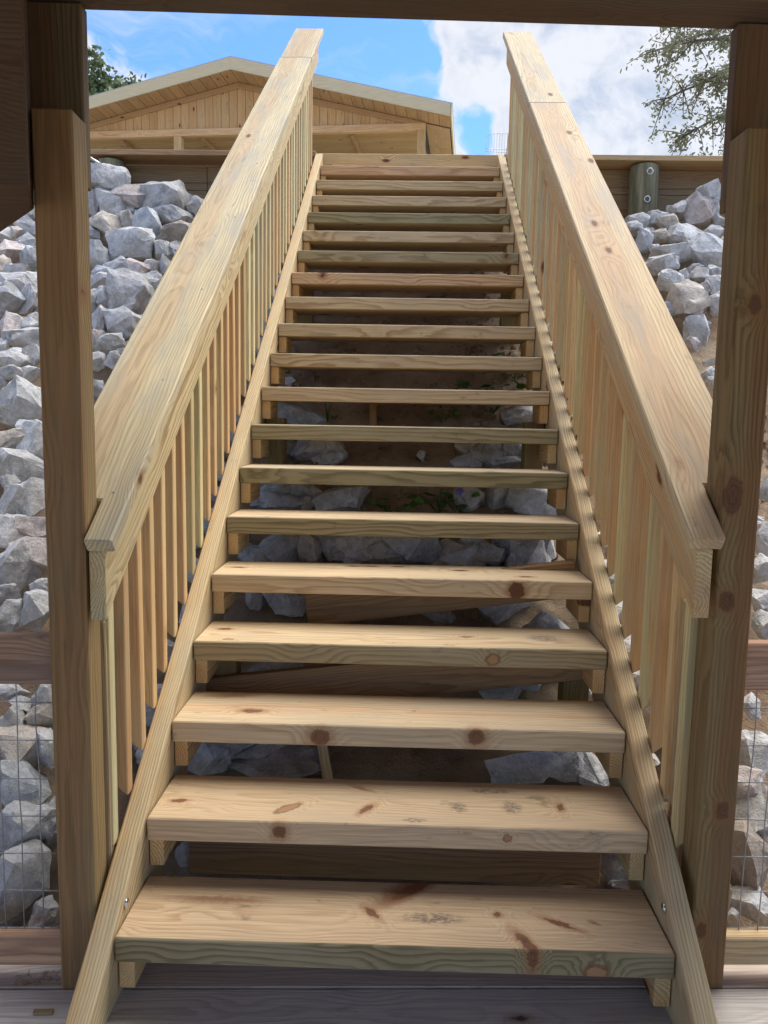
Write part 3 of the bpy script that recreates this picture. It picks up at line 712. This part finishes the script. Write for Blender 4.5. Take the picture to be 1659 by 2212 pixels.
ROCKS = [r.split() for r in ('L -2.77 4.05 2.58 0.14 0.12 g;L -2.66 3.80 2.40 0.14 0.13 g;L -2.70 3.68 2.31 0.16 0.14 p;L -2.55 3.61 2.26 0.12 0.13 b;L -2.55 3.44 2.14 0.12 0.10 g;L -2.66 3.47 2.16 0.10 0.16 t;L -2.48 3.30 2.04 0.22 0.14 g;L -2.43 3.38 2.09 0.09 0.08 g;L -2.34 3.15 1.93 0.12 0.15 g;L -2.46 3.11 1.90 0.20 0.21 b;L -2.32 2.86 1.72 0.14 0.16 p;L -2.19 2.77 1.65 0.19 0.12 g;L -2.27 2.68 1.59 0.06 0.10 g;L -2.16 2.58 1.51 0.16 0.12 g;L -2.06 2.61 1.54 0.08 0.11 g;L -2.20 2.93 1.77 0.07 0.09 g;L -2.23 2.90 1.74 0.11 0.09 g;L -2.80 3.94 2.50 0.06 0.09 t;L -2.84 4.23 2.71 0.11 0.10 g;B -2.24 4.28 2.98 0.24 0.17 g;B -2.37 4.28 2.97 0.07 0.14 g;B -2.27 4.28 2.87 0.14 0.11 g;B -2.37 4.28 2.80 0.10 0.16 g;B -2.22 4.28 2.78 0.23 0.19 g;B -2.05 4.28 2.86 0.30 0.15 p;B -1.84 4.28 2.84 0.32 0.21 g;B -1.60 4.28 2.80 0.12 0.10 g;B -1.76 4.20 2.69 0.27 0.15 g;B -2.07 4.26 2.74 0.12 0.08 g;B -2.19 4.04 2.57 0.21 0.20 t;B -2.25 3.95 2.51 0.09 0.11 g;B -2.04 4.10 2.62 0.13 0.14 t;B -1.87 4.03 2.57 0.18 0.21 b;B -1.64 3.93 2.50 0.21 0.15 t;B -1.89 3.76 2.37 0.28 0.23 g;B -1.68 3.72 2.34 0.12 0.13 g;B -1.59 3.75 2.37 0.08 0.09 g;B -2.09 3.66 2.30 0.12 0.17 g;B -2.04 3.74 2.36 0.05 0.08 g;B -1.90 3.52 2.19 0.16 0.12 g;B -1.78 3.46 2.15 0.16 0.15 p;B -1.70 3.52 2.20 0.08 0.09 g;B -1.63 3.34 2.06 0.12 0.15 g;B -2.00 3.44 2.14 0.14 0.09 b;B -1.97 3.34 2.07 0.13 0.10 g;B -1.73 3.20 1.97 0.24 0.25 g;B -1.86 3.17 1.94 0.11 0.13 g;B -1.77 3.12 1.91 0.08 0.11 g;B -1.93 3.15 1.92 0.05 0.13 g;B -1.82 2.96 1.79 0.11 0.14 g;B -1.67 2.92 1.76 0.19 0.17 g;B -1.67 2.72 1.61 0.13 0.14 g;B -1.76 2.74 1.63 0.05 0.13 p;B -1.76 2.82 1.68 0.06 0.06 p;B -1.60 2.59 1.52 0.08 0.09 g;B -1.70 2.59 1.52 0.08 0.09 g;B -1.60 2.68 1.58 0.05 0.04 g;B -1.60 3.54 2.21 0.06 0.13 g;B -1.60 4.29 2.76 0.10 0.08 g;L -2.11 2.47 1.44 0.14 0.07 g;L -2.02 2.48 1.44 0.08 0.07 g;L -2.15 2.43 1.40 0.05 0.08 g;L -1.97 2.26 1.28 0.23 0.22 w;L -1.89 1.99 1.09 0.14 0.10 t;L -1.79 2.01 1.10 0.12 0.18 w;L -1.75 1.84 0.98 0.18 0.15 g;L -1.78 1.75 0.91 0.07 0.07 g;L -1.70 1.64 0.83 0.14 0.14 g;L -1.63 1.67 0.85 0.12 0.16 g;L -1.64 1.50 0.73 0.14 0.12 g;L -1.57 1.53 0.75 0.13 0.07 p;L -1.53 1.40 0.66 0.17 0.11 p;L -1.55 1.34 0.61 0.14 0.18 g;L -1.53 1.23 0.53 0.06 0.06 g;L -1.41 1.25 0.55 0.06 0.06 g;L -1.47 1.14 0.46 0.08 0.11 g;L -1.39 1.16 0.48 0.11 0.13 w;M -1.35 0.87 0.27 0.10 0.05 g;M -1.23 0.86 0.26 0.07 0.07 g;M -1.28 0.83 0.24 0.08 0.04 g;M -1.28 0.77 0.20 0.07 0.10 g;M -1.20 0.79 0.21 0.08 0.07 t;M -1.23 0.69 0.14 0.14 0.13 t;M -1.14 0.69 0.14 0.06 0.11 w;M -1.18 0.59 0.07 0.15 0.14 b;M -1.31 0.74 0.18 0.04 0.08 g;M -1.10 0.48 -0.01 0.16 0.12 g;M -1.06 0.35 -0.11 0.12 0.19 g;M -0.96 0.29 -0.15 0.06 0.07 g;M -1.03 0.48 -0.01 0.03 0.07 g;R 2.21 4.28 2.93 0.16 0.13 w;R 2.13 4.28 2.80 0.19 0.20 p;R 2.21 4.28 2.80 0.14 0.17 g;R 2.28 4.25 2.72 0.11 0.08 g;R 1.82 4.24 2.72 0.18 0.11 g;R 1.88 4.20 2.69 0.16 0.11 t;R 2.00 4.28 2.82 0.09 0.08 g;R 1.94 4.28 2.80 0.07 0.05 g;R 2.09 4.28 2.88 0.05 0.05 g;R 1.97 4.01 2.55 0.28 0.15 w;R 1.67 4.20 2.69 0.15 0.10 g;R 1.61 4.10 2.62 0.12 0.09 g;R 1.69 4.04 2.57 0.11 0.07 g;R 1.63 3.92 2.49 0.12 0.14 b;R 1.78 4.01 2.55 0.11 0.08 t;R 1.80 3.76 2.37 0.25 0.13 g;R 1.69 3.84 2.42 0.06 0.06 g;R 1.68 3.63 2.28 0.18 0.10 g;R 2.17 4.05 2.58 0.12 0.09 g;R 2.03 3.77 2.38 0.23 0.21 w;R 2.16 3.89 2.46 0.06 0.12 p;R 1.68 3.45 2.14 0.15 0.11 w;R 1.79 3.50 2.18 0.06 0.09 g;R 1.88 3.49 2.17 0.10 0.12 g;R 2.00 3.53 2.20 0.11 0.11 g;R 1.96 3.39 2.10 0.11 0.12 w;R 1.87 3.37 2.09 0.08 0.07 g;R 1.74 3.26 2.01 0.21 0.18 t;R 1.89 3.19 1.96 0.08 0.13 g;R 1.69 2.93 1.77 0.11 0.15 b;R 1.62 2.81 1.68 0.06 0.07 p;R 1.68 2.66 1.57 0.08 0.04 g;R 1.63 2.56 1.50 0.09 0.07 g;R 1.62 2.49 1.45 0.05 0.06 g;N 1.62 1.80 0.95 0.07 0.10 b;N 1.51 1.53 0.75 0.09 0.14 g;N 1.44 1.40 0.66 0.07 0.10 g;N 1.39 1.26 0.56 0.08 0.08 g;N 1.36 1.17 0.49 0.06 0.09 g;N 1.52 1.62 0.82 0.03 0.06 g;N 1.20 0.89 0.28 0.05 0.07 g;N 1.15 0.73 0.17 0.08 0.13 g;N 1.10 0.65 0.11 0.09 0.09 p;N 1.10 0.58 0.06 0.11 0.13 g;N 1.03 0.46 -0.03 0.11 0.17 d;N 1.00 0.36 -0.10 0.09 0.08 g;N 0.93 0.33 -0.12 0.03 0.04 g;U8 -0.57 2.42 1.23 0.26 0.16 g;U8 -0.64 2.52 1.30 0.13 0.12 g;U9 -0.68 2.67 1.41 0.12 0.07 g;U7 -0.42 2.20 1.07 0.23 0.14 g;U7 -0.60 2.23 1.09 0.14 0.11 g;U7 -0.38 2.15 1.03 0.15 0.07 g;U6 -0.58 1.96 0.89 0.16 0.06 g;U6 -0.45 1.95 0.89 0.13 0.08 g;U6 -0.58 1.89 0.84 0.22 0.08 g;U6 -0.45 1.88 0.83 0.07 0.06 t;U6 -0.29 1.90 0.85 0.23 0.10 g;U6 -0.26 1.98 0.91 0.16 0.04 g;U6 -0.71 1.88 0.83 0.11 0.06 g;U5 -0.66 1.62 0.64 0.16 0.07 g;U5 -0.52 1.65 0.67 0.17 0.13 g;U5 -0.40 1.65 0.67 0.09 0.12 t;U5 -0.32 1.66 0.67 0.09 0.10 g;U5 -0.19 1.66 0.67 0.18 0.13 g;U5 -0.25 1.61 0.64 0.09 0.05 g;U5 -0.08 1.63 0.66 0.17 0.10 t;U5 0.04 1.65 0.67 0.21 0.12 g;U5 0.24 1.63 0.65 0.21 0.11 t;U5 0.38 1.63 0.66 0.11 0.09 g;U5 0.32 1.70 0.70 0.11 0.05 g;U5 0.49 1.68 0.69 0.16 0.08 b;U5 0.54 1.62 0.64 0.15 0.09 g;U5 0.63 1.67 0.68 0.08 0.10 g;U4 -0.46 1.40 0.49 0.16 0.11 g;U4 -0.60 1.41 0.49 0.06 0.08 g;U8 0.61 2.44 1.25 0.17 0.11 g;U7 0.42 2.19 1.06 0.16 0.11 g;U7 0.31 2.15 1.03 0.13 0.08 g;U7 0.55 2.22 1.08 0.11 0.10 g;U7 0.49 2.14 1.03 0.16 0.05 g;U7 0.64 2.19 1.06 0.13 0.11 g;U6 0.31 1.93 0.87 0.13 0.11 g;U6 0.46 1.93 0.87 0.11 0.12 g;U6 0.60 1.92 0.86 0.20 0.12 g;U7 0.31 2.24 1.10 0.09 0.06 g;U7 0.09 2.17 1.05 0.04 0.05 g;U2 -0.65 0.82 0.07 0.15 0.09 w;U2 -0.57 0.85 0.09 0.14 0.06 g;U2 -0.43 0.81 0.06 0.30 0.09 g;U2 -0.47 0.85 0.09 0.14 0.05 g;U2 0.42 0.83 0.07 0.20 0.10 w;U2 0.57 0.85 0.08 0.18 0.10 g;U2 0.66 0.82 0.07 0.11 0.10 g;U3 0.33 1.11 0.28 0.14 0.08 b;U3 0.47 1.12 0.28 0.11 0.07 b;U3 -0.36 1.06 0.24 0.14 0.04 g;U4 0.14 1.35 0.45 0.14 0.04 g;U1 -0.64 0.56 -0.12 0.07 0.07 g;U1 0.69 0.56 -0.12 0.12 0.09 g;U1 0.69 0.52 -0.15 0.08 0.03 g;U3 0.68 1.08 0.26 0.06 0.07 g' + ';U5 .43 1.45 .49 .22 .17 g;U5 .57 1.30 .39 .20 .16 g;U4 .40 1.12 .24 .17 .14 b;U6 .28 1.62 .62 .18 .15 g;U5 -.2 1.5 .53 .21 .16 g;U4 -.45 1.1 .24 .2 .15 g;U6 .55 1.62 .64 .16 .15 g').split(';')]  # rocks in the appended string are added to shade sunlit soil under the stairs
ZN = {'B': ('left slope between post and handrail', 'timber wall'), 'L': ('left slope outside the post', 'shelter corner'), 'M': ('behind left wire mesh', 'top rail'), 'R': ('right slope beside handrail', 'timber wall'), 'N': ('right slope outside the post', 'frame top')}
ORD = ['first', 'second', 'third', 'fourth', 'fifth', 'sixth', 'seventh', 'eighth', 'ninth', 'tenth', 'eleventh', 'twelfth', 'thirteenth', 'fourteenth', 'fifteenth', 'sixteenth', 'seventeenth', 'eighteenth', 'nineteenth', 'twentieth']
rk = []
for z, x, y, zz, w_, h_, t in ROCKS: rk.append(dict(z=z, p=Vector((float(x), float(y), float(zz))), w=float(w_), h=float(h_), t=t))
byzone = {}
for r in rk: byzone.setdefault(r['z'], []).append(r)
def size_word(r):
    s = max(r['w'], r['h'])
    return 'large' if s > .19 else ('small' if s < .10 else 'medium')
LABELS = {}
for z, L in byzone.items():
    if z[0] == 'U':
        k = int(z[1:])
        L.sort(key=lambda r: r['p'].x)
        for i, r in enumerate(L):
            r['label'] = f"{size_word(r)} {TW[r['t']]} rock under stairs, {ORD[i]} from left in gap above {ORD[k - 1]} tread"
    else:
        L.sort(key=lambda r: -(r['p'].z))
        rows = [L[i:i + 4] for i in range(0, len(L), 4)]
        for j, row in enumerate(rows):
            row.sort(key=lambda r: r['p'].x)
            for i, r in enumerate(row):
                r['label'] = f"{size_word(r)} {TW[r['t']]} rock, {ZN[z][0]}, {ORD[j]} row down, {ORD[i]} from left"
for i, r in enumerate(rk):
    k = 1.27
    dpt = (r['w'] * .5 + r['h'] * .5) * 1.05
    bm = rock_mesh(r['w'] * k, r['h'] * k, dpt * k, i * 3 + 1)
    el = math.atan2(r['p'].z - CAM.z, (r['p'] - CAM).to_2d().length)
    m_ = Matrix.Translation(r['p']) @ Matrix.Rotation(el * .6, 4, 'X') @ Matrix.Rotation(random.uniform(-.25, .25), 4, 'Y')
    v_ = random.uniform(.88, 1.08); tc_ = TC[r['t']]
    o = link('rock', bm_mesh(bm, 'rock', True), M_ROCK, None, m_, (tc_[0] * v_, tc_[1] * v_, tc_[2] * v_, 0))
    tag(o, r['label'], 'rock', 'riprap rocks on the slope')
# smaller rocks wedged behind the big ones
random.seed(77)
fill = []
def try_fill(x0, x1, y0, y1, n, side, skip=None):
    c = 0; tries = 0
    while c < n and tries < 6000:
        tries += 1
        x, y = random.uniform(x0, x1), random.uniform(y0, y1)
        if skip and skip(x, y): continue
        s = random.uniform(.09, .17)
        p = Vector((x, y, SL * y - .44))
        if any((p - q['p']).length < .42 * (max(q['w'], q['h']) + s) * .9 for q in rk): continue
        if any((p - q[0]).length < .55 * (q[1] + s) for q in fill): continue
        fill.append((p, s, side)); c += 1
try_fill(-2.6, -.80, .45, 4.35, 62, 'left')
try_fill(.84, 2.75, .5, 4.35, 48, 'right', lambda x, y: 1.6 < y < 2.75 and x < 2.1)
try_fill(-1.08, -.79, .35, 3.6, 36, 'left')
try_fill(.80, 1.08, .40, 1.6, 14, 'right')
try_fill(.80, 1.08, 2.75, 3.7, 10, 'right')
for i, (p, s, side) in enumerate(fill):
    bm = rock_mesh(s * 1.15, s * .9, s, 900 + i)
    v_ = random.uniform(.8, 1.0)
    o = link('rock', bm_mesh(bm, 'rock', True), M_ROCK, None, Matrix.Translation(p) @ Matrix.Rotation(random.uniform(0, 6), 4, 'Z'), (v_, v_, v_, 0))
    band = 'near the wall' if p.y > 2.95 else ('halfway up' if p.y > 1.55 else 'near the deck')
    near = 'beside the balusters' if abs(p.x) < 1.1 else ('between larger rocks' if abs(p.x) < 1.8 else 'far from the stairs')
    tag(o, f'small grey wedged rock {band}, {near}, {side} of stairs', 'rock', f'small wedged rocks {band} {near} {side} of the stairs')
# riprap carrying on outside the picture
bmx = bmesh.new()
for i in range(150):
    sx = random.choice((-1, 1))
    x = sx * random.uniform(2.9, 6.5); y = random.uniform(.5, 4.3)
    s = random.uniform(.16, .36)
    b2 = bmesh.new()
    for _ in range(12):
        v = Vector((random.gauss(0, 1), random.gauss(0, 1), random.gauss(0, 1))).normalized()
        b2.verts.new(Vector((x, y, SL * y - .42)) + Vector((v.x * s * .6, v.y * s * .5, v.z * s * .42)))
    bmesh.ops.convex_hull(b2, input=list(b2.verts))
    bmesh.ops.delete(b2, geom=[v for v in b2.verts if not v.link_faces], context='VERTS')
    me = bpy.data.meshes.new('t'); b2.to_mesh(me); b2.free(); bmx.from_mesh(me); bpy.data.meshes.remove(me)
o = link('riprap', bm_mesh(bmx, 'riprap'), M_ROCK); o['kind'] = 'stuff'; o['label'] = 'grey riprap rocks covering the slope further out on both sides'

# pebbles and clods in the bare soil
bmx = bmesh.new()
random.seed(78)
for i in range(2600):
    x = random.uniform(-.9, 2.2); y = random.uniform(1.6, 3.9)
    if x > .8 and not 1.4 < y < 2.9: continue
    s = min(.026, abs(random.gauss(.009, .011)) + .005)
    z = zs(x, y) + s * .2
    v8 = []
    vv = [Vector((random.uniform(-1, 1), random.uniform(-1, 1), random.uniform(-.7, .7))).normalized() * s for _ in range(7)]
    b2 = bmesh.new()
    for v in vv: b2.verts.new(v + Vector((x, y, z)))
    bmesh.ops.convex_hull(b2, input=list(b2.verts)); bmesh.ops.delete(b2, geom=[v for v in b2.verts if not v.link_faces], context='VERTS')
    me = bpy.data.meshes.new('t'); b2.to_mesh(me); b2.free(); bmx.from_mesh(me); bpy.data.meshes.remove(me)
o = link('soil_clods', bm_mesh(bmx, 'soil_clods'), M_DIRT); o['kind'] = 'stuff'; o['label'] = 'clods and pebbles lying in the bare sandy soil'

# ------------------------------------------------------------------ weeds, stakes, scraps
def weed(x, y, n, size, label, flower=False, group=None):
    t = thing('weed', label, 'plant', (x, y, zs(x, y)), group)
    bl = bmesh.new(); st = []
    for k in range(n):
        a = random.uniform(0, 6.28); L = size * random.uniform(.5, 1.1)
        tip = Vector((math.cos(a) * L * .8, math.sin(a) * L * .8 - L * .2, L * random.uniform(.45, 1.0)))
        st.append(tip)
        d = Vector((math.cos(a), math.sin(a), random.uniform(-.3, .2))).normalized()
        up = Vector((random.gauss(0, .3), -.5 + random.gauss(0, .3), 1)).normalized(); sd_ = d.cross(up).normalized()
        l = size * random.uniform(.28, .5); wd = l * .42
        c = tip
        pts = [c, c + d * l * .12 + sd_ * wd * .9, c + d * l * .45 + sd_ * wd, c + d * l * .8 + sd_ * wd * .45, c + d * l, c + d * l * .8 - sd_ * wd * .45, c + d * l * .45 - sd_ * wd, c + d * l * .12 - sd_ * wd * .9]
        mid = c + d * l * .5 - up * wd * .15
        vv = [bl.verts.new(p) for p in pts]; mv = bl.verts.new(mid)
        for i in range(8): bl.faces.new((vv[i], vv[(i + 1) % 8], mv))
    base = Vector((x, y, zs(x, y)))
    link('leaves', bm_mesh(bl, 'leaves'), M_WEED, t, Matrix.Translation(base), tvar(.25, .1))
    for tp in st[:8]:
        link('stem', bm_mesh(tube([(0, 0, -.01), tp * .5 + Vector((0, 0, .01)), tp], .0016, 4), 'stem'), M_WEED, t, Matrix.Translation(base))
    if flower:
        bf = bmesh.new()
        for k in range(5):
            a = k * 1.2566; d = Vector((math.cos(a), -.3, math.sin(a))); e = Vector((-math.sin(a), 0, math.cos(a)))
            vv = [bf.verts.new(p) for p in (Vector((0, 0, 0)), d * .012 + e * .009, d * .02, d * .012 - e * .009)]
            bf.faces.new(vv)
        link('flower', bm_mesh(bf, 'flower'), M_FLOWER, t, Matrix.Translation(base + Vector((0, -.05, size * .9))))
random.seed(55)
weed(.61, 2.68, 26, .17, 'bright green leafy weed under the stairs by the right stringer')
weed(.46, 2.44, 30, .16, 'dark green weed clump in the soil left of a grey rock under stairs')
weed(.17, 1.90, 22, .14, 'green weed clump in shade under the eighth tread')
weed(.26, 1.90, 12, .12, 'small weed with a violet flower under the stairs', True)
weed(-.05, 1.86, 8, .10, 'single low broad-leaved weed in bare soil under the stairs')
weed(.52, 1.06, 8, .13, 'bright broad leaf seedling in the gap below the fourth tread')
weed(.20, 2.40, 10, .10, 'thin trailing weed in brown soil under the tenth tread')
def grass(x, y, n, size, label):
    bl = bmesh.new()
    for k in range(n):
        a = random.uniform(0, 6.28); L = size * random.uniform(.6, 1.1); o_ = Vector((random.gauss(0, .012), random.gauss(0, .012), 0))
        d = Vector((math.cos(a), math.sin(a) - .4, 0)).normalized(); s_ = Vector((-d.y, d.x, 0)) * .0028
        pp = [o_ + d * L * .55 * t * t + Vector((0, 0, L * (t - .28 * t * t))) for t in (0, .35, .7, 1)]
        A = [bl.verts.new(p + s_ * (1 - i * .28)) for i, p in enumerate(pp)]; B = [bl.verts.new(p - s_ * (1 - i * .28)) for i, p in enumerate(pp)]
        for i in range(3): bl.faces.new((A[i], A[i + 1], B[i + 1], B[i]))
    o = link('grass_tuft', bm_mesh(bl, 'grass_tuft'), M_WEED, None, Matrix.Translation((x, y, zs(x, y))))
    tag(o, label, 'grass')
grass(1.62, 1.74, 7, .34, 'bright green grass blades among rocks right of the right post')
grass(-.40, 2.42, 6, .20, 'few thin grass blades in soil left of the buried wooden stake')
grass(.47, 1.50, 8, .22, 'arching grass blades over rocks under the fifth tread')
grass(.12, 1.02, 5, .30, 'tall thin grass blades in front of the cross brace under stairs')
grass(.60, 2.50, 14, .2, 'tuft of grass beside the bright leafy weed under the stairs')
def stake(c0, c1, wd, t_, label, m, tint):
    c0, c1 = Vector(c0), Vector(c1); d = (c1 - c0)
    o = board('stake', (c0 + c1) / 2, d, (1, 0, 0), d.length, wd, t_, m, None, .002, tint)
    tag(o, label, 'stake')
stake((-.21, .74, -.05), (-.275, .87, .19), .034, .016, 'pale thin wooden stake leaning in the soil below the third tread', W_NEW, (1.1, 1.08, .95, 0))
stake((-.155, 2.30, 1.02), (-.17, 2.44, 1.35), .038, .02, 'weathered brown stake half buried in soil under the upper stairs', W_DARK, (1.5, 1.3, 1.1, 0))
o = board('wood_scrap', (-.822, -.03, DECK_Z + .0045), (1, .06, 0), (0, 1, 0), .046, .011, .008, W_NEW, None, .001, (.7, .62, .5, 0))
tag(o, 'small scrap of wood lying on the grey deck beside the left post', 'wood scrap')
random.seed(9)
bmx = bmesh.new()
for i in range(60):
    a = random.uniform(-.93, -.83); v = V0 + random.uniform(.012, .06) + (a + .88) * .25
    p = dk(a, v, DECK_Z + .0015); d = Vector((random.gauss(0, 1), random.gauss(0, .8), .2)).normalized() * random.uniform(.004, .014); s_ = Vector((-d.y, d.x, 0)).normalized() * .0012
    vv = [bmx.verts.new(q) for q in (p - s_, p + s_, p + s_ + d, p - s_ + d)]; bmx.faces.new(vv)
o = link('sawdust', bm_mesh(bmx, 'sawdust'), W_NEW, None, None, (.8, .7, .5, 0)); o['kind'] = 'stuff'; o['label'] = 'wood shavings and sawdust on the deck edge left of the post'
